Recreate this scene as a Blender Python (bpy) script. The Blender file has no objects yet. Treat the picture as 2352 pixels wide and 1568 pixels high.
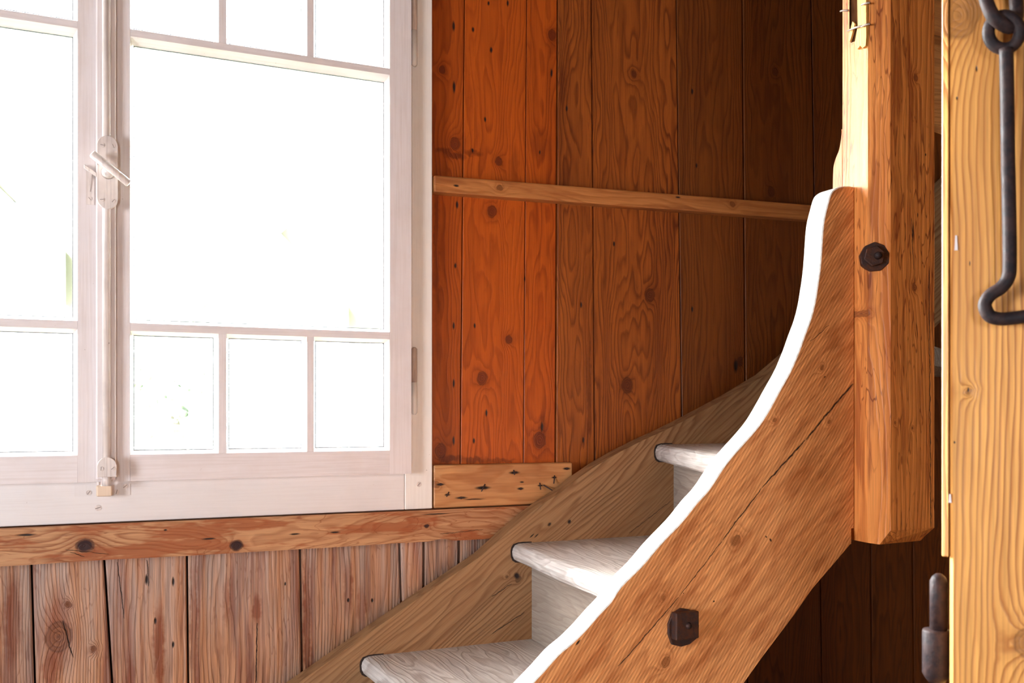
import bpy, bmesh, math, random
from mathutils import Vector, Matrix, noise
random.seed(7)
# ------------------------------------------------------------------ camera
TH = math.radians(24.9); CT, ST = math.cos(TH), math.sin(TH)
F = 2287.0; CX, HY = 1176.0, 950.0; H = 1.42
S = bpy.context.scene
cd = bpy.data.cameras.new('camera'); cam = bpy.data.objects.new('camera', cd)
S.collection.objects.link(cam); S.camera = cam
cam.location = (0, 0, H); cam.rotation_euler = (math.pi/2, 0, -TH)
cd.sensor_width = 36.0; cd.lens = 36.0*F/2352; cd.shift_y = (HY-784)/2352
cd.clip_start = .02; cd.clip_end = 300
cd.dof.use_dof = True; cd.dof.focus_distance = 2.1; cd.dof.aperture_fstop = 12.0
# ------------------------------------------------------------------ light
S.view_settings.view_transform = 'Standard'; S.view_settings.look = 'None'
S.view_settings.gamma = 1; S.view_settings.exposure = -.15
try: S.view_settings.use_curve_mapping = False
except Exception: pass
W = bpy.data.worlds.new('overcast_sky'); S.world = W; W.use_nodes = True
bg = W.node_tree.nodes['Background']; bg.inputs[0].default_value = (.88, .94, 1.0, 1); bg.inputs[1].default_value = 66.0

sun = bpy.data.lights.new('hazy_sun', 'SUN'); sun.energy = 175.0; sun.angle = math.radians(62); sun.color = (1.0, .97, .95)
so_ = bpy.data.objects.new('hazy_sun', sun); S.collection.objects.link(so_)
so_.rotation_euler = Vector((.80, -.60, -.53)).to_track_quat('-Z', 'Y').to_euler()
def portal(loc, rot, sx, sy):
    l = bpy.data.lights.new('sky_portal', 'AREA'); l.shape = 'RECTANGLE'; l.size = sx; l.size_y = sy
    l.cycles.is_portal = True
    o = bpy.data.objects.new('sky_portal', l); S.collection.objects.link(o); o.location = loc; o.rotation_euler = rot

# ------------------------------------------------------------------ pixel rays
def ray(x, y):
    u = (x-CX)/F; v = (HY-y)/F
    return Vector((u*CT+ST, CT-u*ST, v))
def px(x, y, p):                 # onto the plane parallel to the window wall at distance p
    d = ray(x, y); t = p/d.y
    return Vector((d.x*t, p, H+d.z*t))
def pn(x, y, pt, n):             # onto any plane
    d = ray(x, y); o = Vector((0, 0, H)); t = (pt-o).dot(n)/d.dot(n)
    return o+d*t

# ------------------------------------------------------------------ nodes
class NT:
    def __init__(s, name):
        s.m = bpy.data.materials.new(name); s.m.use_nodes = True
        s.t = s.m.node_tree; s.t.nodes.clear()
        s.out = s.t.nodes.new('ShaderNodeOutputMaterial')
    def n(s, typ, **kw):
        x = s.t.nodes.new(typ)
        for k, v in kw.items(): setattr(x, k, v)
        return x
    def inp(s, sock, v):
        if isinstance(v, bpy.types.NodeSocket): s.t.links.new(v, sock)
        elif v is not None: sock.default_value = v
    def math(s, op, a, b=None, c=None, clamp=False):
        x = s.n('ShaderNodeMath', operation=op, use_clamp=clamp)
        s.inp(x.inputs[0], a); s.inp(x.inputs[1], b); s.inp(x.inputs[2], c)
        return x.outputs[0]
    def vm(s, op, a, b=None):
        x = s.n('ShaderNodeVectorMath', operation=op); s.inp(x.inputs[0], a); s.inp(x.inputs[1], b)
        return x.outputs['Value'] if op in ('LENGTH', 'DISTANCE', 'DOT_PRODUCT') else x.outputs[0]
    def noise(s, vec, scale=1.0, detail=3, rough=.5, col=False):
        x = s.n('ShaderNodeTexNoise'); s.inp(x.inputs['Vector'], vec); x.inputs['Scale'].default_value = scale
        x.inputs['Detail'].default_value = detail; x.inputs['Roughness'].default_value = rough
        return x.outputs[1] if col else x.outputs[0]
    def ramp(s, f, pts):
        x = s.n('ShaderNodeValToRGB'); s.inp(x.inputs[0], f); e = x.color_ramp.elements
        while len(e) < len(pts): e.new(.5)
        for k, (p, v) in enumerate(pts):
            e[k].position = p; e[k].color = (v, v, v, 1) if not isinstance(v, tuple) else (*v, 1)
        return x.outputs[0]
    def mix(s, f, a, b, mode='MIX'):
        x = s.n('ShaderNodeMix', data_type='RGBA', blend_type=mode); s.inp(x.inputs[0], f)
        for i, v in ((6, a), (7, b)):
            if isinstance(v, tuple): v = (*v, 1)
            s.inp(x.inputs[i], v)
        return x.outputs[2]
    def attr(s, nm):
        return s.n('ShaderNodeAttribute', attribute_name=nm).outputs['Vector']
    def bsdf(s, **kw):
        b = s.n('ShaderNodeBsdfPrincipled')
        for k, v in kw.items(): s.inp(b.inputs[k.replace('_', ' ')], (*v, 1) if isinstance(v, tuple) else v)
        s.t.links.new(b.outputs[0], s.out.inputs[0]); return b
    def bump(s, b, h, strength=.3, dist=.002):
        x = s.n('ShaderNodeBump'); x.inputs['Strength'].default_value = strength; x.inputs['Distance'].default_value = dist
        s.inp(x.inputs['Height'], h); s.t.links.new(x.outputs[0], b.inputs['Normal'])

def wood(name, light, dark, stain=None, rings=170, ring=.6, warp=.025, blotch=.0, blo=(.5, .62), bsc=(14, 3), knots=(), spots=(), cracks=(),
         rough=.5, bump=.35, fiber=.35, knotcol=None, seed=.35, saw=0, spec=.35, randknots=0, streak=.5, grey=None, greyz=None, kdark=0, contour=0, sawdir=(.9, 0, .45), sawcol=0, stains=()):
    N = NT(name); P = N.attr('wc'); O = N.attr('wo')
    so = N.n('ShaderNodeSeparateXYZ'); N.inp(so.inputs[0], O); sd = so.outputs[2]
    off = N.n('ShaderNodeCombineXYZ'); N.inp(off.inputs[0], N.math('MULTIPLY', sd, 13.7)); N.inp(off.inputs[2], N.math('MULTIPLY', sd, 31.1))
    Q = N.vm('ADD', P, off.outputs[0])
    w = N.noise(N.vm('MULTIPLY', Q, (7, 7, 1.3)), 1, 3, .55, True)
    wv = N.vm('MULTIPLY', N.vm('SUBTRACT', w, (.5, .5, .5)), (warp*4, warp*4, 0))
    w2 = N.noise(N.vm('MULTIPLY', Q, (60, 60, 9)), 1, 2, .5, True)
    wv2 = N.vm('MULTIPLY', N.vm('SUBTRACT', w2, (.5, .5, .5)), (.006, .006, 0))
    q = N.vm('SUBTRACT', N.vm('ADD', N.vm('ADD', P, wv), wv2), O)
    sq = N.n('ShaderNodeSeparateXYZ'); N.inp(sq.inputs[0], q)
    r = N.math('SQRT', N.math('ADD', N.math('MULTIPLY', sq.outputs[0], sq.outputs[0]), N.math('MULTIPLY', sq.outputs[1], sq.outputs[1])))
    # knots (given in the timber's own coordinates: across, along, radius)
    sp_ = N.n('ShaderNodeSeparateXYZ'); N.inp(sp_.inputs[0], P)
    wob = N.vm('MULTIPLY', N.vm('SUBTRACT', N.noise(N.vm('MULTIPLY', Q, (70, 70, 70)), 1, 2, .5, True), (.5, .5, .5)), (.007, 0, .007))
    flat = N.vm('ADD', N.vm('MULTIPLY', P, (1, 0, 1)), wob)
    K = None
    for (a, l, rad) in knots:
        v = N.vm('MULTIPLY', N.vm('SUBTRACT', flat, (a, 0, l)), (1/rad, 0, .8/rad)); d = N.vm('LENGTH', v)
        K = d if K is None else N.math('MINIMUM', K, d)
    if randknots:
        x = N.n('ShaderNodeTexVoronoi', feature='F1'); N.inp(x.inputs['Vector'], N.vm('MULTIPLY', N.vm('ADD', flat, off.outputs[0]), (randknots, 0, randknots*.45)))
        x.inputs['Scale'].default_value = 1.0; x.inputs['Randomness'].default_value = 1
        d = N.math('MULTIPLY', x.outputs['Distance'], 9.0)
        K = d if K is None else N.math('MINIMUM', K, d)
    if K is not None:
        r = N.math('ADD', r, N.math('MULTIPLY', N.math('EXPONENT', N.math('MULTIPLY', K, -.75)), .035))
    band = N.math('FRACT', N.math('MULTIPLY', r, rings))
    ringv = N.ramp(band, [(0, .0), (.45, .18), (.82, 1.0), (.93, .55), (1, .0)])
    stv = N.noise(N.vm('MULTIPLY', Q, (45, 45, 1.6)), 1, 3, .6)
    fib = N.noise(N.vm('MULTIPLY', Q, (420, 420, 9)), 1, 2, .6)
    rm = N.math('MULTIPLY', ringv, N.math('MULTIPLY_ADD', N.noise(N.vm('MULTIPLY', Q, (9, 9, 2)), 1, 2), 1.3, .0), clamp=True)
    col = N.mix(N.math('MULTIPLY', rm, ring*1.35, clamp=True), light, dark)
    col = N.mix(N.math('MULTIPLY', N.ramp(stv, [(.45, 0), (.75, 1)]), streak, clamp=True), col, dark)
    if stain is not None and blotch > 0:
        bn = N.noise(N.vm('MULTIPLY', Q, (bsc[0], bsc[0], bsc[1])), 1, 4, .6)
        col = N.mix(N.math('MULTIPLY', N.ramp(bn, [(blo[0], 0), (blo[1], 1)]), blotch), col, stain)
    if grey is not None:
        gz = N.noise(N.vm('MULTIPLY', Q, (6, 6, 2)), 1, 3)
        zz = N.math('MULTIPLY_ADD', gz, .5, sp_.outputs[2])
        gm = N.n('ShaderNodeMapRange', interpolation_type='SMOOTHSTEP'); N.inp(gm.inputs[0], zz)
        gm.inputs[1].default_value = greyz[0]+.25; gm.inputs[2].default_value = greyz[1]+.25
        gf = N.math('MULTIPLY', gm.outputs[0], N.math('SUBTRACT', 1.0, N.math('MULTIPLY', N.ramp(stv, [(.42, 0), (.62, 1)]), .8)))
        col = N.mix(N.math('MULTIPLY', gf, .85), col, N.mix(N.math('MULTIPLY', ringv, .6), grey, tuple(c*.6 for c in grey)))
    if contour:
        cn_ = N.noise(N.vm('MULTIPLY', N.vm('ADD', Q, wv), (38, 38, 5)), 1, 2.5, .55)
        cl = N.math('ABSOLUTE', N.math('SUBTRACT', N.math('FRACT', N.math('MULTIPLY', cn_, 7.0)), .5))
        cm = N.math('MULTIPLY', N.ramp(cl, [(.03, 1), (.09, 0)]), N.ramp(N.noise(N.vm('MULTIPLY', Q, (12, 12, 3)), 1, 2), [(.44, 0), (.56, 1)]))
        col = N.mix(N.math('MULTIPLY', cm, contour), col, tuple(c*.7 for c in (stain or dark)))
    for (a, l, ra, rl, f_) in stains:      # resin and water stains
        v = N.vm('MULTIPLY', N.vm('SUBTRACT', N.vm('MULTIPLY', N.vm('ADD', P, N.vm('MULTIPLY', wob, (2.0, 0, 3.0))), (1, 0, 1)), (a, 0, l)), (1/ra, 0, 1/rl))
        dd = N.math('MULTIPLY', N.math('SUBTRACT', 1.1, N.vm('LENGTH', v), clamp=True), 1.8, clamp=True)
        col = N.mix(N.math('MULTIPLY', N.math('MULTIPLY', dd, f_), N.math('MULTIPLY_ADD', stv, 1.2, .1), clamp=True), col, stain or dark)
    fm = N.math('MULTIPLY_ADD', N.math('SUBTRACT', fib, .5), fiber*2.2, 1.0)
    tone = N.math('MULTIPLY_ADD', N.math('SUBTRACT', N.math('FRACT', N.math('MULTIPLY', sd, 7.31)), .5), seed, 1.0)
    f = N.math('MULTIPLY', fm, tone)
    cc = N.n('ShaderNodeCombineXYZ')
    for i in range(3): N.inp(cc.inputs[i], f)
    col = N.mix(1.0, col, cc.outputs[0], 'MULTIPLY')
    h = N.math('MULTIPLY_ADD', ringv, -.6, N.math('MULTIPLY', fib, .6))
    kc = knotcol or tuple(c*.35 for c in dark)
    if K is not None:
        kr = N.math('FRACT', N.math('MULTIPLY', K, 3.2))
        col = N.mix(N.math('MULTIPLY', N.ramp(N.math('MULTIPLY', K, .3), [(.2, .9), (.38, .35), (.8, 0)]), .75), col, N.mix(.5, dark, stain or dark))
        col = N.mix(N.ramp(N.math('MULTIPLY', K, .5), [(.36, .85+.15*kdark), (.56, 0)]), col, N.mix(N.math('MULTIPLY_ADD', kr, .55*(1-kdark), .15*(1-kdark)), kc, N.mix(.35, dark, light)))
        rim = N.math('SUBTRACT', 1.0, N.math('MULTIPLY', N.math('ABSOLUTE', N.math('SUBTRACT', K, .95)), 6.0), clamp=True)
        col = N.mix(N.math('MULTIPLY', rim, .4), col, tuple(c*.3 for c in kc))
    D = None
    for (a, l, ra, rl) in spots:
        v = N.vm('MULTIPLY', N.vm('SUBTRACT', N.vm('MULTIPLY', N.vm('ADD', P, N.vm('MULTIPLY', wob, (.2, 0, .4))), (1, 0, 1)), (a, 0, l)), (1.35/ra, 0, 1.1/rl))
        d = N.math('SUBTRACT', 1.15, N.vm('LENGTH', v), clamp=True)
        D = d if D is None else N.math('MAXIMUM', D, d)
    for (a0, l0, a1, l1, wd) in cracks:     # hairline splits
        A = Vector((a0, 0, l0)); B = Vector((a1, 0, l1)); L = (B-A).length; t = (B-A)/L; nn = Vector((-t.z, 0, t.x))
        pv = N.vm('SUBTRACT', N.vm('ADD', P, N.vm('MULTIPLY', wob, (.8, 0, .8))), tuple(A))
        al = N.vm('DOT_PRODUCT', pv, tuple(t)); ac = N.math('ABSOLUTE', N.vm('DOT_PRODUCT', pv, tuple(nn)))
        ends = N.math('MULTIPLY', N.math('MULTIPLY', al, N.math('SUBTRACT', L, al)), 60/L, clamp=True)
        d = N.math('MULTIPLY', N.math('SUBTRACT', 1.0, N.math('DIVIDE', ac, wd), clamp=True), N.math('GREATER_THAN', ends, .02))
        d = N.math('MULTIPLY', d, N.math('POWER', ends, .3))
        D = d if D is None else N.math('MAXIMUM', D, d)
    if D is not None:
        col = N.mix(N.math('MULTIPLY', D, 1.6, clamp=True), col, (.02, .010, .008))
        h = N.math('SUBTRACT', h, N.math('MULTIPLY', D, 2.0))
    if saw:
        sn = N.math('SINE', N.math('MULTIPLY_ADD', N.noise(N.vm('MULTIPLY', P, (9, 9, 9)), 1, 1), 5.0, N.math('MULTIPLY', N.vm('DOT_PRODUCT', P, sawdir), saw)))
        h = N.math('MULTIPLY_ADD', sn, .5, h)
        if sawcol:
            sm = N.math('MULTIPLY', N.ramp(sn, [(.45, 0), (.95, 1)]), N.ramp(N.noise(N.vm('MULTIPLY', Q, (25, 25, 8)), 1, 2), [(.35, .2), (.6, 1)]))
            col = N.mix(N.math('MULTIPLY', sm, sawcol), col, dark)
    b = N.bsdf(Base_Color=col, Roughness=rough); b.inputs['Specular IOR Level'].default_value = spec
    N.bump(b, h, bump, .0015)
    return N.m

def paint(name, col, dirt=(.45, .36, .30), amount=.25, rough=.4, edge=(6, 6, 6)):
    N = NT(name); P = N.attr('wc')
    n1 = N.noise(N.vm('MULTIPLY', P, (9, 9, 9)), 1, 4, .6)
    st = N.noise(N.vm('MULTIPLY', P, (240, 240, 7)), 1, 2, .6)
    ch = N.noise(N.vm('MULTIPLY', P, (70, 70, 70)), 1, 3, .6)
    c = N.mix(N.math('MULTIPLY', N.ramp(n1, [(.45, 0), (.8, 1)]), amount), col, dirt)
    c = N.mix(N.math('MULTIPLY', N.ramp(st, [(.45, 0), (.8, 1)]), amount), c, dirt)
    c = N.mix(N.ramp(ch, [(.73, 0), (.77, .7)]), c, tuple(x*.6 for x in dirt))
    b = N.bsdf(Base_Color=c, Roughness=rough); N.bump(b, N.math('ADD', st, N.math('MULTIPLY', n1, 1.0)), .25, .001)
    return N.m

def iron(name, col=(.06, .04, .04), rust=(.13, .05, .025), amt=.6, rough=.45, metal=.55):
    N = NT(name); P = N.attr('wc')
    n = N.noise(N.vm('MULTIPLY', P, (90, 90, 90)), 1, 4, .65)
    c = N.mix(N.math('MULTIPLY', N.ramp(n, [(.4, 0), (.65, 1)]), amt), col, rust)
    b = N.bsdf(Base_Color=c, Roughness=N.math('MULTIPLY_ADD', n, .3, rough-.1), Metallic=metal); b.inputs['Specular IOR Level'].default_value = .16; N.bump(b, n, .5, .002)
    return N.m
def plain(name, col, rough=.6, metal=0.0, amt=.2, sc=8):
    N = NT(name); tc = N.n('ShaderNodeTexCoord').outputs['Object']
    n = N.noise(tc, sc, 4, .6)
    c = N.mix(N.math('MULTIPLY', n, amt), col, tuple(x*.5 for x in col))
    N.bsdf(Base_Color=c, Roughness=rough, Metallic=metal); return N.m
def glass():
    N = NT('old_window_glass')
    tr = N.n('ShaderNodeBsdfTransparent'); tr.inputs[0].default_value = (.97, .98, .97, 1)
    gl = N.n('ShaderNodeBsdfGlossy'); gl.inputs['Roughness'].default_value = .02
    fr = N.n('ShaderNodeFresnel'); fr.inputs[0].default_value = 1.45
    mx = N.n('ShaderNodeMixShader'); N.inp(mx.inputs[0], N.math('MULTIPLY', fr.outputs[0], .9)); N.inp(mx.inputs[1], tr.outputs[0]); N.inp(mx.inputs[2], gl.outputs[0])
    N.t.links.new(mx.outputs[0], N.out.inputs[0]); return N.m

# ------------------------------------------------------------------ builders
X, Y, Z = Vector((1, 0, 0)), Vector((0, 1, 0)), Vector((0, 0, 1))
VERT = (X, Y, Z); HORI = (Z, Y, X)
def frame_dir(L, D=Y):
    L = L.normalized(); return (D.cross(L).normalized()*-1, D, L)
def fcoord(fr, P): return (P.dot(fr[0]), P.dot(fr[2]))
WL = {}                                   # world location of every object made
def thing(name, loc, label=None, cat=None, group=None, kind=None, parent=None):
    o = bpy.data.objects.new(name, None); S.collection.objects.link(o); o.empty_display_size = .05
    loc = Vector(loc); WL[o.name] = loc
    if parent: o.parent = parent; o.location = loc-WL[parent.name]
    else: o.location = loc
    return tag(o, label, cat, group, kind)
def tag(o, label=None, cat=None, group=None, kind=None):
    for k, v in (('label', label), ('category', cat), ('group', group), ('kind', kind)):
        if v: o[k] = v
    return o
cnt = [0]
def finish(name, bm, mats, parent=None, fr=VERT, wo=None, smooth=False, label=None, kind=None):
    cnt[0] += 1
    bmesh.ops.recalc_face_normals(bm, faces=bm.faces)
    vs = [v.co for v in bm.verts]
    mn = Vector((min(v.x for v in vs), min(v.y for v in vs), min(v.z for v in vs)))
    mx = Vector((max(v.x for v in vs), max(v.y for v in vs), max(v.z for v in vs)))
    org = Vector(((mn.x+mx.x)/2, (mn.y+mx.y)/2, mn.z))
    me = bpy.data.meshes.new(name)
    n = len(bm.verts); bm.verts.index_update()
    wc = []
    for v in bm.verts: wc += [v.co.dot(fr[0]), v.co.dot(fr[1]), v.co.dot(fr[2])]
    if wo is None:
        c = (mn+mx)/2
        wo = (c.dot(fr[0])+random.uniform(-.06, .06), c.dot(fr[1])+random.choice((-1, 1))*random.uniform(.03, .10), random.random())
    for v in bm.verts: v.co -= org
    bm.to_mesh(me); bm.free()
    a = me.attributes.new('wc', 'FLOAT_VECTOR', 'POINT'); a.data.foreach_set('vector', wc)
    b = me.attributes.new('wo', 'FLOAT_VECTOR', 'POINT'); b.data.foreach_set('vector', list(wo)*n)
    if not isinstance(mats, (list, tuple)): mats = [mats]
    for m in mats: me.materials.append(m)
    if smooth:
        for p in me.polygons: p.use_smooth = True
    o = bpy.data.objects.new(name, me); S.collection.objects.link(o); WL[o.name] = org
    if parent: o.parent = parent; o.location = org-WL[parent.name]
    else: o.location = org
    if label: o['label'] = label
    if kind: o['kind'] = kind
    return o
def bevel(bm, w, seg=1, edges=None):
    if w > 0: bmesh.ops.bevel(bm, geom=edges or bm.edges[:], offset=w, segments=seg, affect='EDGES', profile=.5, clamp_overlap=True)
def prism_bm(poly, d, bm=None, mat_side=None):
    """poly: list of 3-D points, d: extrusion vector"""
    bm = bm or bmesh.new(); n = len(poly)
    a = [bm.verts.new(p) for p in poly]; b = [bm.verts.new(p+d) for p in poly]
    bm.faces.new(a); bm.faces.new(b[::-1])
    for i in range(n):
        f = bm.faces.new((a[i], b[i], b[(i+1) % n], a[(i+1) % n]))
        if mat_side: f.material_index = mat_side(i)
    return bm
def box_bm(x0, x1, y0, y1, z0, z1, bm=None):
    return prism_bm([Vector((x0, y0, z0)), Vector((x1, y0, z0)), Vector((x1, y0, z1)), Vector((x0, y0, z1))], Vector((0, y1-y0, 0)), bm)
def box(name, x0, x1, y0, y1, z0, z1, mat, parent=None, fr=VERT, bev=.002, **k):
    bm = box_bm(x0, x1, y0, y1, z0, z1); bevel(bm, bev); return finish(name, bm, mat, parent, fr, **k)
def szprism(name, pts, p0, p1, mat, parent=None, fr=VERT, bev=.002, **k):
    bm = prism_bm([Vector((s, p0, z)) for s, z in pts], Vector((0, p1-p0, 0))); bevel(bm, bev)
    return finish(name, bm, mat, parent, fr, **k)
def tube_bm(path, rad, seg=12, bm=None, closed=False, flat=1.0):
    bm = bm or bmesh.new(); path = [Vector(p) for p in path]; n = len(path); rings = []; up = None
    for i, p in enumerate(path):
        a = path[(i-1) % n] if (closed or i) else p; b = path[(i+1) % n] if (closed or i < n-1) else p
        t = (b-a).normalized()
        if up is None: up = t.orthogonal().normalized()
        up = (up-t*up.dot(t)).normalized(); sd = t.cross(up)
        r = rad[i] if isinstance(rad, (list, tuple)) else rad
        rings.append([bm.verts.new(p+(up*math.cos(2*math.pi*k/seg)+sd*math.sin(2*math.pi*k/seg)*flat)*r) for k in range(seg)])
    for i in range(n if closed else n-1):
        A, B = rings[i], rings[(i+1) % n]
        for k in range(seg): bm.faces.new((A[k], A[(k+1) % seg], B[(k+1) % seg], B[k]))
    if not closed: bm.faces.new(rings[0][::-1]); bm.faces.new(rings[-1])
    return bm
def smooth_path(pts, n=8, closed=False):
    pts = [Vector(p) for p in pts]; out = []; m = len(pts)
    for i in range(m if closed else m-1):
        g = (lambda k: pts[k % m]) if closed else (lambda k: pts[max(0, min(m-1, k))])
        p0, p1, p2, p3 = g(i-1), g(i), g(i+1), g(i+2)
        for j in range(n):
            t = j/n
            out.append(.5*((2*p1)+(p2-p0)*t+(2*p0-5*p1+4*p2-p3)*t*t+(3*p1-p0-3*p2+p3)*t**3))
    if not closed: out.append(pts[-1])
    return out
def disc_bm(c, n, r, h, seg=20, bm=None, rad2=None, squash=None):
    """cylinder from c along n"""
    n = n.normalized(); u = n.orthogonal().normalized() if abs(n.z) > .9 else Z.cross(n).normalized(); v = n.cross(u)
    bm = bm or bmesh.new(); r2 = rad2 if rad2 is not None else r
    a = [bm.verts.new(c+(u*math.cos(t)+v*math.sin(t))*r) for t in (2*math.pi*k/seg for k in range(seg))]
    b = [bm.verts.new(c+n*h+(u*math.cos(t)+v*math.sin(t))*r2) for t in (2*math.pi*k/seg for k in range(seg))]
    bm.faces.new(a); bm.faces.new(b)
    for k in range(seg): bm.faces.new((a[k], b[k], b[(k+1) % seg], a[(k+1) % seg]))
    return bm

# ------------------------------------------------------------------ key planes (metres from the camera, measured square to the window wall)
PW = 2.18          # plank faces
PSI = 2.140        # sill beam face
PF = 2.150         # window frame face
PS = 2.128         # sash face
PTF, PTR = 2.08, 2.125      # wall stringer
PNF, PNR = 1.335, 1.38      # near stringer
PP = 1.278                  # newel post front
CEIL = 2.62

def K_(fr, p, lst):          # pixel knots -> timber coordinates
    out = []
    for (x, y, r) in lst:
        P = px(x, y, p); d = ray(x, y); out.append((*fcoord(fr, P), .72*r*(p/d.y)/F))
    return out
def SP_(fr, p, lst, vertical=True):
    out = []
    for (x, y, w, h) in lst:
        P = px(x, y, p); m = (p/ray(x, y).y)/F; out.append((*fcoord(fr, P), w*m, h*m))
    return out
def CR_(fr, p, lst):
    return [(*fcoord(fr, px(a, b, p)), *fcoord(fr, px(c, d, p)), w*.001) for (a, b, c, d, w) in lst]

def ST_(fr, p, lst):
    out = []
    for (x, y, ra, rl, f_) in lst:
        P = px(x, y, p); m = (p/ray(x, y).y)/F; out.append((*fcoord(fr, P), ra*m, rl*m, f_))
    return out
# ------------------------------------------------------------------ materials
M = {}
wall_knots = [(1045, 330, 16), (1016, 160, 10), (1130, 485, 15), (1145, 370, 11), (1168, 780, 11), (1107, 868, 17), (1492, 678, 17), (1440, 885, 20),
              (1012, 1035, 18), (1268, 80, 14), (1770, 440, 13), (1240, 1010, 20), (1455, 170, 9), (1780, 165, 10), (1700, 830, 12)]
wall_spots = [(1042, 60, 5, 14), (1122, 8, 4, 6), (1166, 8, 4, 9), (1086, 68, 5, 7), (1128, 115, 5, 8), (1043, 200, 5, 16), (1114, 275, 4, 7), (1267, 168, 4, 12),
              (1085, 346, 4, 6), (1042, 748, 4, 10), (1090, 748, 4, 7), (1042, 880, 4, 12), (1042, 1012, 4, 12), (1088, 1012, 4, 8), (1117, 948, 4, 10), (1240, 350, 3, 6),
              (1333, 700, 4, 8), (1338, 1010, 4, 8), (1590, 710, 4, 8), (1590, 210, 4, 8), (1050, 470, 5, 10), (1046, 610, 4, 8), (1205, 640, 3, 8), (1245, 980, 5, 14),
              (1690, 840, 9, 18), (1600, 380, 4, 7), (1300, 250, 4, 8), (1410, 560, 4, 7), (1500, 480, 4, 6)]
wst = ST_(VERT, PW, [(1020, 345, 22, 9, 1), (1045, 358, 30, 9, 1), (1085, 350, 28, 8, .9), (1030, 1052, 40, 10, 1), (1090, 1056, 40, 8, .9), (1150, 1058, 40, 6, .8), (1003, 600, 8, 260, .6), (1180, 380, 14, 60, .5), (1268, 100, 14, 40, .6), (1245, 985, 12, 40, .8), (1290, 200, 10, 60, .7), (1240, 330, 30, 40, .5), (1350, 900, 6, 160, .6)])
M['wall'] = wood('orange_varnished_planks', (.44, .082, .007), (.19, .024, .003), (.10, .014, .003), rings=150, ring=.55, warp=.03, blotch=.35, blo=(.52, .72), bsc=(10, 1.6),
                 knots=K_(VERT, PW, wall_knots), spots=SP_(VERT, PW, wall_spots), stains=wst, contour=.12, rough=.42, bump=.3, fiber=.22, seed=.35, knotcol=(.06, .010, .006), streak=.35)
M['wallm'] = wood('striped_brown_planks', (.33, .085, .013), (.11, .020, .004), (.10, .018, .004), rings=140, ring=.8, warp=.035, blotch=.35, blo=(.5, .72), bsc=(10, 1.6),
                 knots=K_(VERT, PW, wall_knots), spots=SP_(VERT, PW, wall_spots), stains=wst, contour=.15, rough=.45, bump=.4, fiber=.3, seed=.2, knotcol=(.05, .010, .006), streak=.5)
M['wallb'] = wood('shaded_brown_planks', (.20, .055, .009), (.075, .016, .004), (.10, .022, .006), rings=120, ring=.6, warp=.03, blotch=.4, blo=(.5, .7), bsc=(9, 1.6),
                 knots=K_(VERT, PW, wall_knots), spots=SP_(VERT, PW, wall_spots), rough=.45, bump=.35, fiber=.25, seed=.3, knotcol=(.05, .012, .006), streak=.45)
low_knots = [(135, 1462, 38), (157, 1388, 9), (215, 1490, 9), (1455, 1380, 5)]
low_sp = [(337, 1330, 5, 14), (398, 1335, 4, 12), (398, 1480, 4, 9), (357, 1425, 4, 9), (855, 1378, 4, 6), (800, 1378, 4, 6), (655, 1340, 3, 5)]
M['low'] = wood('weathered_lower_planks', (.55, .25, .11), (.21, .062, .024), (.18, .032, .007), rings=170, ring=.55, warp=.015, blotch=.85, blo=(.50, .60), bsc=(30, 1.8),
                knots=K_(VERT, PW, low_knots), spots=SP_(VERT, PW, low_sp), cracks=CR_(VERT, PW, [(145, 1425, 168, 1510, 1.4), (591, 1430, 588, 1568, 1.3), (338, 1285, 342, 1345, 1.2), (270, 1290, 285, 1420, .9)]),
                rough=.6, bump=.9, fiber=.55, seed=.3, knotcol=(.08, .02, .012), grey=(.42, .30, .25), greyz=(.62, 1.16), streak=.5, contour=.35,
                stains=ST_(VERT, PW, [(30, 1430, 22, 130, 1), (135, 1440, 30, 110, .8), (365, 1490, 14, 120, 1), (445, 1420, 10, 180, .9), (705, 1440, 10, 200, 1), (590, 1400, 12, 40, .9), (520, 1380, 10, 60, .7), (800, 1350, 12, 70, .8), (830, 1390, 12, 60, .7), (115, 1540, 20, 50, .9), (300, 1560, 12, 60, .7)]))
M['under'] = wood('dim_brown_planks', (.30, .12, .045), (.17, .055, .02), (.12, .04, .016), rings=140, ring=.5, blotch=.3, rough=.6, fiber=.3, seed=.25, streak=.3,
                  knots=K_(VERT, PW, [(2080, 1300, 6), (1828, 1520, 6)]))
beam_knots = [(195, 1252, 22), (543, 1252, 17), (980, 1208, 7)]
M['beam'] = wood('sill_beam_wood', (.48, .25, .12), (.23, .07, .024), (.27, .060, .014), rings=110, ring=.75, warp=.06, blotch=.75, blo=(.5, .57), bsc=(34, 5),
                 knots=K_(HORI, PSI, beam_knots), spots=SP_(HORI, PSI, [(60, 1228, 4, 24), (480, 1237, 3, 18), (677, 1226, 3, 14), (770, 1222, 3, 14), (380, 1217, 3, 5), (1000, 1180, 2, 40)]),
                 cracks=CR_(HORI, PSI, [(160, 1268, 195, 1278, 1.0), (1010, 1226, 1110, 1216, .8), (150, 1262, 250, 1272, .8)]), rough=.5, bump=.4, fiber=.25, seed=.1, contour=.5, knotcol=(.03, .008, .008), kdark=1)
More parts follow.
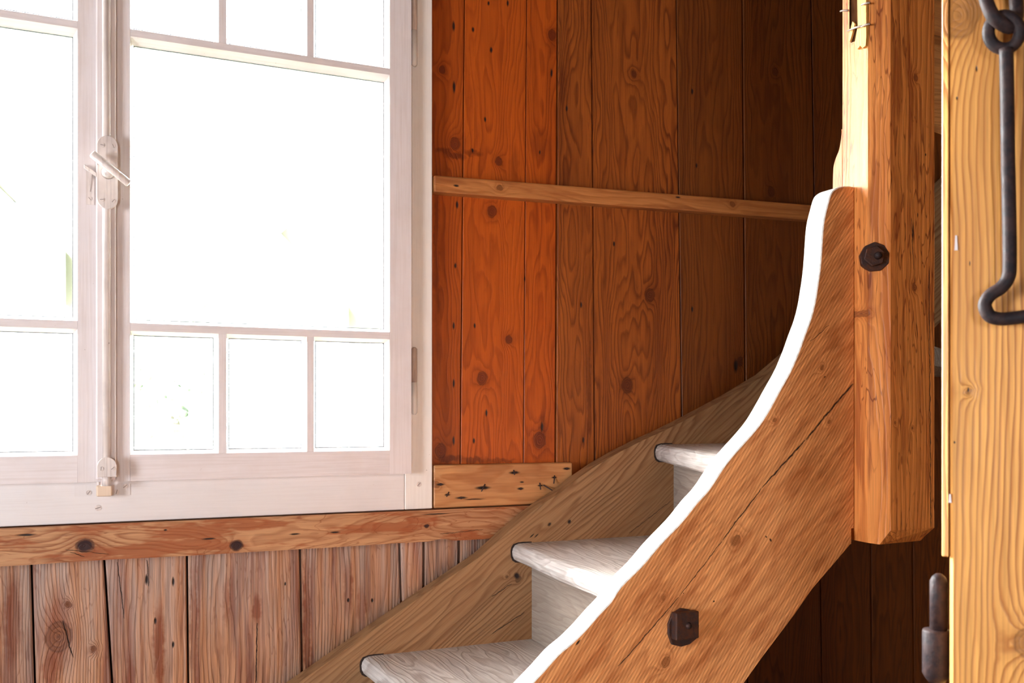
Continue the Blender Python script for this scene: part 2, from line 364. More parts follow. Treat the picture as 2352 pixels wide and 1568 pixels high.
M['board'] = wood('nailed_board_wood', (.56, .27, .105), (.34, .11, .03), (.25, .07, .02), rings=120, ring=.6, warp=.03, blotch=.3,
                  knots=K_(HORI, 2.150, [(1001, 1112, 11)]),
                  spots=SP_(HORI, 2.150, [(1012, 1112, 4, 12), (1182, 1085, 5, 16), (1109, 1120, 6, 22), (1060, 1143, 4, 18), (1090, 1146, 2, 30), (1196, 1122, 4, 10), (1199, 1107, 3, 6), (1302, 1076, 4, 12), (1028, 1136, 4, 8), (1273, 1096, 3, 8), (1241, 1115, 3, 9)]),
                  rough=.5, fiber=.25, seed=.1)
M['batten'] = wood('batten_wood', (.50, .20, .06), (.29, .085, .02), (.22, .05, .012), rings=110, ring=.6, blotch=.55, blo=(.5, .62), bsc=(20, 4), rough=.5, fiber=.3, seed=.1,
                   knots=K_(HORI, 2.14, [(1685, 468, 8), (1150, 430, 8)]), spots=SP_(HORI, 2.14, [(1050, 425, 4, 8), (1560, 452, 3, 8)]))
NF = frame_dir(Vector((.72, 0, .69)))
near_knots = [(1690, 1240, 15), (1905, 1398-900+470, 5), (1525, 1372, 6), (1888, 845, 7), (1530, 1520, 14), (1780, 965, 6)]
near_sp = [(1328, 1475, 4, 10), (1640, 1380, 3, 3), (1570, 1362, 2, 2), (1895, 865, 2, 4), (1770, 1240, 7, 3), (1760, 1232, 5, 2)]
near_cr = [(1960, 880, 1850, 1010, 2.4), (1850, 1010, 1750, 1120, 1.8), (1750, 1120, 1660, 1240, 1.4), (1660, 1240, 1560, 1370, 1.0), (1560, 1370, 1420, 1530, 1.2), (1862, 785, 1905, 745, .8)]
M['near'] = wood('oiled_stringer_wood', (.80, .38, .15), (.40, .125, .036), (.30, .070, .014), rings=160, ring=.45, warp=.02, blotch=.55, blo=(.5, .64), bsc=(36, 9),
                 knots=K_(NF, PNF, near_knots), spots=SP_(NF, PNF, near_sp), cracks=CR_(NF, PNF, near_cr), rough=.5, bump=.2, fiber=.4, seed=.05, saw=1100, sawdir=(.97, 0, -.23), sawcol=.3, contour=.15)
M['edge'] = wood('worn_lit_edge', (.72, .70, .66), (.62, .57, .50), (.55, .45, .35), rings=120, ring=.3, blotch=.15, rough=.6, fiber=.2, seed=.05, bump=.35, saw=520, sawdir=(0, 0, 1),
                 spots=SP_(NF, PNF, [(1865, 505, 5, 7)]))  # worn edge made whiter: window light put into its colour
SF = frame_dir(Vector((.80, 0, .60)))
M['wstr'] = wood('wall_stringer_wood', (.32, .175, .080), (.16, .068, .026), (.20, .08, .03), rings=85, ring=.8, warp=.04, blotch=.3,
                 knots=K_(SF, PTF, [(1190, 1330, 9), (1165, 1325, 4)]), spots=SP_(SF, PTF, [(1262, 1204, 5, 6), (1308, 1198, 6, 6), (1187, 1322, 12, 8), (1222, 1230, 2, 8), (1232, 1230, 2, 8)]),
                 cracks=CR_(SF, PTF, [(1130, 1370, 1175, 1340, 1.2), (1130, 1455, 1205, 1405, 1.2), (1445, 1225, 1540, 1150, .8)]), rough=.55, fiber=.3, seed=.1, bump=.35)
TF = (X, Z, Y)
M['tread'] = wood('bleached_tread_wood', (.68, .64, .61), (.38, .32, .29), (.33, .28, .27), rings=110, ring=.75, warp=.05, blotch=.35, rough=.6, fiber=.35, seed=.1, bump=.6, randknots=4)
M['riser'] = wood('grey_riser_wood', (.40, .34, .29), (.24, .185, .145), (.30, .2, .14), rings=150, ring=.55, blotch=.2, rough=.6, fiber=.3, seed=.1)
pk = [(2103, 178, 9), (2000, 132, 9), (2017, 715, 9), (1996, 1092, 6), (2056, 971, 4), (2096, 982, 4), (2100, 660, 10)]
M['post'] = wood('newel_post_wood', (.80, .31, .080), (.42, .105, .022), (.26, .045, .010), rings=110, ring=.5, warp=.02, blotch=.6, blo=(.55, .63), bsc=(60, 4), contour=.75, streak=.8, rough=.45, fiber=.25, seed=.05,
                 knots=K_(VERT, PP, pk), knotcol=(.07, .018, .012),
                 spots=SP_(VERT, PP, [(2008, 272, 4, 30), (2097, 530, 3, 26), (2126, 355, 3, 4), (1997, 315, 4, 3), (2108, 494, 2, 6)]), cracks=CR_(VERT, PP, [(2134, 620, 2138, 1210, 1.2), (2093, 500, 2099, 620, 1.0)]))
be = math.radians(49.6); B_ = Vector((math.sin(be), math.cos(be), 0)); R_ = Vector((math.cos(be), -math.sin(be), 0))
C0 = Vector((0, 0, H))+ray(2181, 700)*.95; C0.z = 0; DF = (R_, B_, Z)
dkn = [(*fcoord(DF, pn(x, y, C0, B_)), r*.95/F) for x, y, r in ((2205, 35, 42), (2362, 1475, 26), (2226, 900, 6))]
dsp = [(*fcoord(DF, pn(x, y, C0, B_)), a_*.95/F, b_*.95/F) for x, y, a_, b_ in ((2228, 605, 2, 7), (2224, 895, 3, 8), (2192, 1015, 3, 4), (2198, 225, 3, 5), (2243, 158, 3, 8))]
M['door'] = wood('golden_door_post_wood', (.78, .38, .10), (.36, .110, .018), (.42, .16, .035), rings=190, ring=.85, warp=.010, blotch=.25, rough=.42, fiber=.3, seed=.05, streak=.6, knots=dkn, spots=dsp, knotcol=(.22, .09, .025))
M['beamd'] = wood('shadowed_beam_wood', (.50, .22, .07), (.30, .10, .03), (.2, .06, .02), rings=120, ring=.5, rough=.5, seed=.1)
M['splint'] = wood('split_raw_wood', (.80, .46, .13), (.52, .24, .05), (.3, .1, .02), rings=260, ring=.5, rough=.5, seed=.2)
M['hollow'] = wood('split_shade_dark', (.07, .022, .006), (.03, .010, .004), rings=260, ring=.5, rough=.9, spec=.05, seed=.1)
M['paint'] = paint('white_window_paint', (.78, .70, .70), (.50, .38, .32), .28)
M['paint2'] = paint('white_casing_paint', (.88, .81, .76), (.55, .42, .36), .15)
M['paint3'] = paint('white_sill_paint', (.76, .70, .69), (.50, .40, .36), .15)
M['rubbed'] = paint('rubbed_metal_paint', (.66, .52, .44), (.25, .15, .10), .8, .4)
M['metalpaint'] = paint('painted_metal', (.80, .70, .66), (.30, .22, .20), .5, .3)
M['brass'] = paint('painted_padlock_brass', (.78, .60, .46), (.5, .35, .22), .2, .35)
M['iron'] = iron('rusty_iron'); M['iron2'] = iron('dark_wrought_iron', (.016, .011, .013), (.06, .03, .025), .5, .5, .0)
M['nail'] = iron('nail_iron', (.05, .035, .035), (.08, .03, .02), .5, .5, .4)
M['wire'] = iron('pale_wire', (.45, .38, .34), (.3, .2, .15), .5, .5, .4)
M['glass'] = glass(); M['bead_shade'] = plain('bead_shade_grey', (.16, .17, .19), .8)
M['screwslot'] = plain('dark_slot', (.30, .24, .22))
M['dark'] = plain('dark_cavity', (.025, .012, .008), .9)
M['floor'] = wood('floor_board_wood', (.26, .16, .09), (.15, .09, .05), rings=120, ring=.5, rough=.5, seed=.3)
M['room'] = plain('aged_room_timber', (.20, .14, .09), .8, 0, .2, 3)
M['ceil'] = plain('brown_ceiling_boards', (.14, .07, .03), .8, 0, .3, 5)
M['render'] = plain('pale_house_render', (.55, .55, .52), .9)
M['roof'] = plain('brown_roof_tiles', (.16, .14, .13), .9)
M['shade'] = plain('dark_house_glass', (.07, .08, .09), .3)
M['grass'] = plain('meadow_grass', (.22, .26, .14), .9)
M['leaf'] = plain('pale_foliage', (.14, .17, .12), .8)
M['bark'] = plain('tree_bark', (.10, .08, .06), .9)

# ------------------------------------------------------------------ room shell
def strct(o): o['kind'] = 'structure'; return o
SL, SR, PB = -2.0, 3.3, -2.6          # left wall, right wall, wall behind the camera
# window extent
s_r = px(993, 600, PF).x; s_c = px(243, 600, PF).x; s_l = 2*s_c-s_r
z_bot = (px(0, 1210, PF).z+px(990, 1167, PF).z)/2
zu = (px(299, 67, PS).z+px(895, 157, PS).z)/2      # top of the upper glazing bar
zl = (px(299, 742, PS).z+px(895, 762, PS).z)/2
zr = (px(300, 1045, PS).z+px(895, 1033, PS).z)/2   # top of bottom rail
zsb = (px(268, 1110, PS).z+px(945, 1083, PS).z)/2
z_top = zu+(zl-zr)+.12
wall = thing('wall_back', (1, PW, 0), kind='structure')
bk0, bk1 = PW+.022, PW+.09
def backing(x0, x1, z0, z1): box('sheathing', x0, x1, bk0, bk1, z0, z1, M['dark'], wall, bev=0)
backing(SL, s_l+.03, 0, CEIL); backing(s_r-.03, SR, 0, CEIL); backing(s_l+.03, s_r-.03, 0, z_bot+.02); backing(s_l+.03, s_r-.03, z_top-.02, CEIL)
def seam(xt, xb, y0=0, y1=1060):
    A = px(xt, y0, PW); B = px(xb, y1, PW)
    return lambda z: A.x+(B.x-A.x)*(z-A.z)/(B.z-A.z)
def plank(f0, f1, z0, z1, mat, gap=.002, proud=0.0, bev=.0025, wo=None):
    pts = [(f0(z0)+gap, z0), (f1(z0)-gap, z0), (f1(z1)-gap, z1), (f0(z1)+gap, z1)]
    return szprism('plank', pts, PW-proud, PW+.022, mat, wall, bev=bev, wo=wo)
const = lambda v: (lambda z: v)
up = [(1067, 1057), (1210, 1202), (1280, 1275), (1357, 1365), (1553, 1567), (1705, 1713)]
ups = [const(s_r-.01)]+[seam(*a) for a in up]+[seam(1862, 1887, 0, 1568), seam(1990, 2002, 0, 1568), seam(2086, 2098, 0, 1568)]
x = ups[-1](1.4)
while x < SR-.05: x += random.uniform(.12, .19); ups.append(const(min(x, SR)))
for i in range(len(ups)-1):
    m = M['wall'] if i < 3 else M['wallm'] if i < 5 else M['wallb']  # browner to the right: plank tone plus the dimmer light put into colour
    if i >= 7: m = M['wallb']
    cx = (ups[i](1.5)+ups[i+1](1.5))/2
    dd = {0: .06, 1: .12, 2: .11, 3: .035, 4: .12, 5: .045}.get(i, .08)
    zspl = 1.15 if i < 3 else 0.0
    if zspl: plank(ups[i], ups[i+1], 0, zspl-.001, M['low'], gap=.003)
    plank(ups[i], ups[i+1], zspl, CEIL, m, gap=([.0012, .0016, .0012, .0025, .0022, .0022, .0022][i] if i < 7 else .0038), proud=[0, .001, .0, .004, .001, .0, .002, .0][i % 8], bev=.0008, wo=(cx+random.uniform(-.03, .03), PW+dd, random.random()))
lows = [seam(72, 80, 1300, 1568), seam(240, 258, 1290, 1568), seam(430, 433, 1280, 1568), seam(690, 695, 1265, 1568), seam(918, 923, 1248, 1400)]
x0 = lows[0](1.1); left = []
while x0 > SL+.05: x0 -= random.uniform(.16, .22); left.append(const(max(x0, SL)))
lows = left[::-1]+lows+[const(s_r-.01)]
zl_top = z_bot+.0
for i in range(len(lows)-1):
    plank(lows[i], lows[i+1], 0, zl_top, M['low'], gap=.0022 if i >= len(left) else .0016, proud=random.uniform(0, .003), bev=.003)
plank(const(SL), const(s_l+.01), zl_top, CEIL, M['wallb']); plank(const(s_l+.012), const(s_r-.012), z_top-.01, CEIL, M['wallb'])
# other walls, floor, ceiling
def hole_wall(name, axis, c0, c1, a0, a1, z1, holes, mat):
    """wall slab along an axis with rectangular openings (a0,a1,z0,z1)"""
    bm = bmesh.new(); xs = sorted({a0, a1, *[h[0] for h in holes], *[h[1] for h in holes]}); zs = sorted({0, z1, *[h[2] for h in holes], *[h[3] for h in holes]})
    for i in range(len(xs)-1):
        for j in range(len(zs)-1):
            mx_, mz = (xs[i]+xs[i+1])/2, (zs[j]+zs[j+1])/2
            if any(h[0] < mx_ < h[1] and h[2] < mz < h[3] for h in holes): continue
            if axis == 'x': box_bm(xs[i], xs[i+1], c0, c1, zs[j], zs[j+1], bm)
            else: box_bm(c0, c1, xs[i], xs[i+1], zs[j], zs[j+1], bm)
    return strct(finish(name, bm, mat))
LH = [(.2, .9, 1.05, 1.8)]  # unseen opening added in the left wall to let in fill light
hole_wall('wall_left', 'y', SL-.15, SL, PB-.15, PW+.09, CEIL, LH, M['room'])
hole_wall('wall_right', 'y', SR, SR+.15, PB-.15, PW+.09, CEIL, [], M['room'])
BH = [(-1.4, -.9, 1.1, 1.8)]  # second unseen opening, added behind the camera for fill light
hole_wall('wall_front', 'x', PB-.15, PB, SL, SR, CEIL, BH, M['room'])
strct(box('ceiling', SL-.15, SR+.15, PB-.15, PW+.09, CEIL, CEIL+.12, M['ceil'], bev=0))
flo = thing('floor', (0, 0, 0), kind='structure')
box('subfloor', SL-.15, SR+.15, PB-.15, PW+.09, -.12, -.03, M['dark'], flo, bev=0)
y = PB
while y < PW:
    y2 = min(y+.2, PW); box('floorboard', SL, SR, y+.001, y2-.001, -.03, 0, M['floor'], flo, HORI[:0] or (Y, Z, X), bev=.002); y = y2
portal((s_c, PF+.12, (z_bot+z_top)/2), (-math.pi/2, 0, 0), s_r-s_l, z_top-z_bot)
portal((SL-.05, (LH[0][0]+LH[0][1])/2, (LH[0][2]+LH[0][3])/2), (0, -math.pi/2, 0), LH[0][3]-LH[0][2], LH[0][1]-LH[0][0])
portal(((BH[0][0]+BH[0][1])/2, PB-.05, (BH[0][2]+BH[0][3])/2), (math.pi/2, 0, 0), BH[0][1]-BH[0][0], BH[0][3]-BH[0][2])

# ------------------------------------------------------------------ window
win = thing('window_1', (s_c, PF, z_bot), kind='structure')
s_fr = px(930, 1130, PF).x       # joint between jamb and bottom member
zf_top = zsb+.012
box('frame_bottom', s_l+.06, s_fr-.0006, PF, PF+.075, z_bot, zf_top+.004, M['paint3'], win, HORI, .0015)
s_st = px(945, 600, PS).x
box('frame_side', s_fr, s_r, PF, PF+.075, z_bot, z_top, M['paint2'], win, VERT, .0015)
box('frame_side', s_l, s_l+.06, PF, PF+.075, z_bot, z_top, M['paint2'], win, VERT, .0015)
box('frame_top', s_l+.06, s_fr-.0006, PF, PF+.075, z_top-.07, z_top, M['paint2'], win, HORI, .0015)
def bar(name, x0, x1, z0, z1, parent, fr, cham=(0, 0, 0, 0), depth=.034):
    """sash member: front face x0..x1, z0..z1 with glazing chamfers (left, right, bottom, top) that run back"""
    l, r, b, t = cham; p0, pm, p1 = PS, PS+.018, PS+depth
    bm = bmesh.new()
    A = [bm.verts.new((x, p0, z)) for x, z in ((x0, z0), (x1, z0), (x1, z1), (x0, z1))]
    B = [bm.verts.new((x, pm, z)) for x, z in ((x0-l, z0-b), (x1+r, z0-b), (x1+r, z1+t), (x0-l, z1+t))]
    C = [bm.verts.new((v.co.x, p1, v.co.z)) for v in B]
    bm.faces.new(A); bm.faces.new(C[::-1])
    for P_, Q_ in ((A, B), (B, C)):
        for k in range(4): bm.faces.new((P_[k], Q_[k], Q_[(k+1) % 4], P_[(k+1) % 4]))
    return finish(name, bm, M['paint'], parent, fr)
ch = .0075
def zpx(x, y): return px(x, y, PS).z
def spx(x): return px(x, 600, PS).x
sL, sR = spx(299), spx(895)      # glass area of the right sash
s_cov0, s_cov1 = spx(220), spx(266)
zt_in = z_top-.085; zt_out = z_top-.045
hb = px(300, 67, PS).z-px(300, 83.5, PS).z
def sash(x0, x1, g0, g1, vb, parent, mirror=False):
    """outer x0..x1, glazed g0..g1, vb: list of (v0, v1) vertical bars"""
    sh = thing('sash', ((x0+x1)/2, PS, zsb), parent=parent)
    bar('stile', x0, g0, zsb, zt_out, sh, VERT, (0, ch*.6, 0, 0)); bar('stile', g1, x1, zsb, zt_out, sh, VERT, (ch, 0, 0, 0))
    bar('bottom_rail', g0+.0003, g1-.0003, zsb, zr, sh, HORI, (0, 0, 0, ch)); bar('top_rail', g0+.0003, g1-.0003, zt_in, zt_out, sh, HORI, (0, 0, ch, 0))
    bar('glazing_bar', g0+.0003, g1-.0003, zu-hb, zu, sh, HORI, (0, 0, ch*1.5, ch*.4)); bar('glazing_bar', g0+.0003, g1-.0003, zl-hb*1.1, zl, sh, HORI, (0, 0, ch, ch*.6))
    for (a, b) in vb:
        bar('glazing_bar', a, b, zu+.0003, zt_in-.0003, sh, VERT, (ch*.6, ch*.6, 0, 0)); bar('glazing_bar', a, b, zr+.0003, zl-hb*1.1-.0003, sh, VERT, (ch*.6, ch*.6, 0, 0))
    pg = PS+.022
    def pane(a, b, c, d):
        bm = box_bm(a, b, pg, pg+.003, c, d); finish('pane', bm, M['glass'], sh)
        w_ = .0014; q0, q1 = PS+.0186, pg-.0002; bm = box_bm(a, b, q0, q1, c, c+w_); box_bm(a, b, q0, q1, d-w_, d, bm); box_bm(a, a+w_, q0, q1, c+w_, d-w_, bm); box_bm(b-w_, b, q0, q1, c+w_, d-w_, bm)
        finish('bead_shade_line', bm, M['bead_shade'], sh)  # thin grey strips: shading along the glazing bead put into colour
    pane(g0+ch, g1-ch, zl+ch, zu-hb-ch*1.6)
    cols = [g0]+[v for ab in vb for v in ab]+[g1]
    for k in range(0, len(cols), 2):
        pane(cols[k]+ch, cols[k+1]-ch, zr+ch, zl-hb*1.1-ch); pane(cols[k]+ch, cols[k+1]-ch, zu+ch, zt_in-ch)
    return sh
vb = [(spx(502), spx(520)), (spx(705), spx(721))]
rs = sash(s_cov1-.012, s_st, sL, sR, vb, win)
gl1 = spx(178); ls0 = 2*s_c-s_st; gl0 = 2*s_c-sR+.0
lvb = [(2*s_c-b, 2*s_c-a) for a, b in vb][::-1]
lsash = sash(ls0, s_cov0+.010, gl0, gl1, lvb, win)
# cover strip, rod, lock plate, lever
box('cover_strip', s_cov0, s_cov1, PS-.012, PS-.0002, zsb+.004, zt_out, M['paint'], win, VERT, .0025)
wb = thing('window_bolt', (s_c, PS-.012, px(243, 480, PS).z), parent=win)
PR = PS-.012
cxp = (px(235, 600, PR).x+px(254, 600, PR).x)/2
bm = tube_bm([(cxp, PR-.002, px(243, 1065, PR).z), (cxp, PR-.002, zt_out)], .0085, 12, flat=.9); finish('rod', bm, M['metalpaint'], wb, VERT, smooth=True)
def stadium(cx, z0, z1, hw, p, d, top=True, bot=True, n=12):
    pts = []
    if bot: pts += [Vector((cx+hw*math.cos(t), p, z0+hw+hw*math.sin(t))) for t in [math.pi+math.pi*k/n for k in range(n+1)]]
    else: pts += [Vector((cx-hw, p, z0)), Vector((cx+hw, p, z0))]
    if top: pts += [Vector((cx+hw*math.cos(t), p, z1-hw+hw*math.sin(t))) for t in [math.pi*k/n for k in range(n+1)]]
    else: pts += [Vector((cx+hw, p, z1)), Vector((cx-hw, p, z1))]
    bm = prism_bm(pts, Vector((0, -d, 0)))
    ed = [e for e in bm.edges if all(abs(v.co.y-(p-d)) < 1e-6 for v in e.verts)]
    bevel(bm, .0012, 2, ed); return bm
pc = px(246.5, 400, PR-.006)
zp0, zp1 = px(246, 482, PR).z, px(246, 315, PR).z
hw = (px(270, 400, PR).x-px(223, 400, PR).x)/2
finish('lock_plate', stadium(pc.x, zp0, zp1, hw, PR-.0075, .006), M['metalpaint'], wb)
def screw(c, r, ang, parent, n=Vector((0, -1, 0))):
    o = finish('screw', disc_bm(c, n, r, .0009, 14), M['metalpaint'], parent)
    u = Vector((math.cos(ang), 0, math.sin(ang)))*r*.85; v = Vector((-math.sin(ang), 0, math.cos(ang)))*r*.14
    cc = c+n*.0008
    finish('screw_slot', prism_bm([cc-u-v, cc+u-v, cc+u+v, cc-u+v], n*.0003), M['screwslot'], parent)
PLF = PR-.0136
for (x, y, a) in ((235, 333, -.08), (260, 335, -1.2), (234, 458, .15), (260, 461, .9)): screw(px(x, y, PLF), .0042, a, wb)
kc = px(248, 397, PLF); finish('lever_hub', disc_bm(kc, Vector((0, -1, 0)), .0125, .020, 20, rad2=.009), M['metalpaint'], wb, smooth=True)
a, b = px(211, 352, PLF-.024), px(297, 422, PLF-.024); dv = (b-a).normalized()
bm = tube_bm([a, a+dv*.002, b-dv*.002, b], [.0062, .0085, .0085, .0062], 16, flat=.8); finish('lever', bm, M['metalpaint'], wb, smooth=True)
# small catch on the left sash
ca = px(207, 425, PS); finish('catch_plate', box_bm(ca.x-.0075, ca.x+.0075, PS-.0018, PS, px(207, 470, PS).z, px(207, 392, PS).z), M['metalpaint'], wb)
screw(px(206, 456, PS-.0018), .004, -.9, wb)
a, b = px(193, 381, PS-.012), px(222, 400, PS-.012)
bm = prism_bm([a+Z*.004, a-Z*.003, b-Z*.005, b+Z*.003], Vector((0, .010, 0))); bevel(bm, .001); finish('catch_tongue', bm, M['metalpaint'], wb)
a, b = px(208, 396, PS-.006), px(206, 440, PS-.003)
bm = prism_bm([a-X*.0025, b-X*.001, b+X*.001, a+X*.0025], Vector((0, .006, 0))); finish('catch_blade', bm, M['metalpaint'], wb)
# bottom keep
hw2 = (px(266.5, 1080, PR).x-px(222.5, 1080, PR).x)/2; kc2 = (px(266.5, 1080, PR).x+px(222.5, 1080, PR).x)/2
finish('keep_plate', stadium(kc2, px(244, 1094, PR).z, px(244, 1049, PR).z, hw2, PR-.006, .012, True, False), M['metalpaint'], wb)
screw(px(232, 1076, PR-.0182), .0042, 1.5, wb); screw(px(259, 1075, PR-.0182), .0042, .7, wb)
finish('rod_end', disc_bm(Vector((kc2, PR-.004, px(244, 1115, PR).z)), Z, .0085, .022, 14), M['metalpaint'], wb, smooth=True)
# flush iron plate with its screws on the bottom member
a, b = px(171, 1140, PF), px(299, 1134, PF)
finish('strike_plate', box_bm(a.x, b.x, PF-.0012, PF+.001, px(235, 1138, PF).z, px(235, 1112, PF).z), M['paint3'], wb)
for (x, y, an) in ((204, 1131, .9), (288, 1116, .7), (268, 1129, 1.3)): screw(px(x, y, PF-.0012), .0052, an, wb)
screw(px(225, 1166, PF), .0062, .3, win)
screw(px(962, 1112, PF), .006, .8, win)
# hinges between right stile and jamb
for (yt, yj, yb) in ((-90, 70, 152), (797, 878, 952)):
    hp = PF-.006; sx_ = px(951.5, yj, hp).x
    hg = thing('hinge', (sx_, hp, px(951, yb, hp).z), parent=win)
    zt_, zj, zb_ = px(951, yt, hp).z, px(951, yj, hp).z, px(951, yb, hp).z
    finish('knuckle', tube_bm([(sx_, hp, zj+.0008), (sx_, hp, zt_-.004), (sx_, hp, zt_)], [.0068, .0068, .003], 12), M['rubbed'], hg, smooth=True)
    finish('knuckle', tube_bm([(sx_, hp, zj-.0003), (sx_, hp, zb_+.004), (sx_, hp, zb_)], [.0068, .0068, .003], 12), M['paint2'], hg, smooth=True)
# padlock
pd = PF-.016
pl = thing('padlock', px(238, 1140, pd), 'small cream-painted padlock hanging under the bolt keep in the middle of the window frame', 'padlock')
a, b = px(221, 1140, pd), px(257, 1113, pd)
bm = box_bm(a.x, b.x, pd-.008, pd+.008, a.z, b.z); bevel(bm, .003, 3); finish('body', bm, M['brass'], pl, smooth=False)
cxk = (a.x+b.x)/2; zt_ = b.z
finish('shackle', tube_bm(smooth_path([(cxk-.010, pd, zt_-.003), (cxk-.010, pd, zt_+.010), (cxk-.006, pd, zt_+.017), (cxk, pd, zt_+.019), (cxk+.006, pd, zt_+.017), (cxk+.010, pd, zt_+.010), (cxk+.010, pd, zt_-.003)], 5), .0032, 8), M['metalpaint'], pl, smooth=True)

# ------------------------------------------------------------------ timbers on the wall
zb_t = (px(0, 1215, PSI).z+px(990, 1170, PSI).z)/2; zb_b = (px(0, 1300, PSI).z+px(1110, 1237, PSI).z)/2
s1 = px(1290, 1160, PSI).x
n = 90; xs = [SL+.01+(s1-SL-.01)*k/n for k in range(n+1)]
nick = px(1010, 1240, PSI).x
def lowedge(x):
    return zb_b+.0012*noise.noise(Vector((x*5, 0, 3)))*2+.006*math.exp(-((x-nick)/.014)**2)
pts = [Vector((x, PSI, lowedge(x))) for x in xs]+[Vector((x, PSI, zb_t)) for x in xs[::-1]]
bm = prism_bm(pts, Vector((0, PW-PSI, 0)))
o = finish('sill_beam', bm, M['beam'], fr=HORI, wo=(zb_t-.02, PSI+.06, .4))
tag(o, 'long horizontal wooden beam with two round black knots directly under the white window', 'beam')
PBD = 2.150
bd = thing('nailed_board', (px(1150, 1160, PBD).x, PBD, px(1150, 1162, PBD).z), 'short pale wooden board full of old bent nails, right of the lower window corner', 'board')
bz0, bz1 = px(1000, 1168, PBD).z+.001, px(1000, 1068, PBD).z
b0, b1 = px(997, 1100, PBD).x, px(1315, 1100, PBD).x
bz0 = max(bz0, zb_t+.001)
szprism('board', [(b0, bz0), (b1, bz0), (b1, px(1315, 1062, PBD).z), (b0, bz1)], PBD, PW, M['board'], bd, HORI, .0025, wo=((bz0+bz1)/2, PBD+.09, .3))
for (x0, y0, x1_, y1_) in ((1114, 1112, 1106, 1128), (1031, 1130, 1026, 1140), (1274, 1092, 1272, 1110), (1240, 1109, 1242, 1124), (1249, 1114, 1282, 1134), (1180, 1080, 1182, 1090)):
    L = .022 if x1_-x0 > 20 else .008
    a = px(x0, y0, PBD-.001); b = px(x1_, y1_, PBD-L)
    finish('nail', tube_bm([a+Y*.004, a, b], [.0014, .0016, .0014], 7), M['nail'], bd, smooth=True)
for (x, y) in ((1012, 1112), (1196, 1122), (1302, 1076), (1059, 1143)):
    finish('nail', disc_bm(px(x, y, PBD), Vector((0, -1, 0)), .0032, .001, 10), M['nail'], bd)
# batten
PBT = 2.145
q = [px(998, 440, PBT), px(2052, 519, PBT), px(2052, 485, PBT), px(998, 402, PBT)]
bm = prism_bm(q, Vector((0, PW-PBT, 0))); bevel(bm, .003, 2)
o = finish('wall_batten', bm, M['batten'], fr=HORI, wo=(q[0].z, PBT+.07, .8))
tag(o, 'thin horizontal wooden batten nailed across the orange planks at mid height', 'batten')

# ------------------------------------------------------------------ staircase
st = thing('staircase', (0, 1.7, 0), 'steep winding wooden staircase with pale worn treads between a curved stringer and the plank wall', 'stairs')
# wall stringer
ft = [(815, 1476), (940, 1388), (1105, 1277), (1177, 1212), (1218, 1178), (1249, 1155), (1285, 1132), (1325, 1100), (1372, 1068), (1426, 1036), (1491, 1005), (1580, 962), (1680, 908), (1760, 860), (1830, 800)]
topP = [px(x, y, PTF) for x, y in ft]
a, b = topP[0], topP[1]; sl = (b.z-a.z)/(b.x-a.x)
s_fl = a.x-(a.z-.02)/sl
topP = [Vector((s_fl, PTF, .02))]+[Vector((a.x-(k/12)*(a.x-s_fl), PTF, a.z-(k/12)*(a.z-.02))) for k in range(11, 0, -1)]+topP+[Vector((2.05, PTF, topP[-1].z+.26)), Vector((2.5, PTF, topP[-1].z+.62))]
tp = []
for i in range(len(topP)-1):
    for k in range(3):
        v = topP[i].lerp(topP[i+1], k/3); v.z += .0015*noise.noise(Vector((v.x*14, 1, 0))); tp.append(v)
tp.append(topP[-1])
lowp = [Vector((min(v.x+.06, 2.5), PTF, max(v.z-.34, 0.0))) for v in tp[::-1]]
lowp = [v for i, v in enumerate(lowp) if i == 0 or (v-lowp[i-1]).length > 1e-4]
bm = prism_bm(tp+lowp, Vector((0, PTR-PTF, 0)))
finish('wall_stringer', bm, M['wstr'], st, SF, wo=(fcoord(SF, px(1500, 1330, PTF))[0]-.10, PTF+.05, .62))
# near stringer
nf = [(1963, 429), (1950, 427), (1933, 428), (1920, 433), (1909, 444), (1901, 470), (1892, 514), (1887, 572), (1882, 626), (1874, 684), (1864, 728), (1848, 768), (1831, 812), (1814, 853), (1789, 900), (1752, 962), (1723, 1000), (1665, 1069), (1625, 1127),
      (1600, 1156), (1560, 1203), (1509, 1257), (1473, 1301), (1426, 1348), (1404, 1380), (1375, 1409), (1332, 1457), (1310, 1480), (1281, 1504), (1249, 1543), (1225, 1568)]
tn = [px(x, y, PNF) for x, y in nf]
SPL = 1.2845                          # left face of the newel post
for v in tn[:2]: v.x = min(v.x, SPL-.0022)
tn[0].x = SPL-.0022
last = tn[-1]; e = Vector((last.x-(last.z-.02)/.80, PNF, .02))
low = [(1953, 1249), (1920, 1288), (1865, 1352), (1827, 1407), (1750, 1509), (1708, 1568)]
lw = [px(x, y, PNF) for x, y in low]
sp1 = smooth_path(tn, 3)+[last.lerp(e, k/14) for k in range(1, 15)]
for v in sp1[10:]:
    v.x += .0022*noise.noise(Vector((v.x*16, v.z*16, 5))); v.z += .0022*noise.noise(Vector((v.x*20, v.z*16, 9)))
e2 = lw[-1]; low_end = Vector((e2.x-(e2.z)/.80, PNF, 0.0))
path = sp1+[Vector((e.x, PNF, 0)), low_end]+[e2.lerp(low_end, k/6) for k in range(5, 0, -1)]+lw[::-1]
nx = px(1955, 1213, PNF)
path += [Vector((nx.x, PNF, px(1955, 1249, PNF).z)), Vector((nx.x, PNF, nx.z)), Vector((SPL-.0022, PNF, nx.z))]
nt = len(sp1)
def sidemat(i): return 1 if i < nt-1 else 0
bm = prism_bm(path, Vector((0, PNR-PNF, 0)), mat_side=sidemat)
bmesh.ops.recalc_face_normals(bm, faces=bm.faces)
ed = []
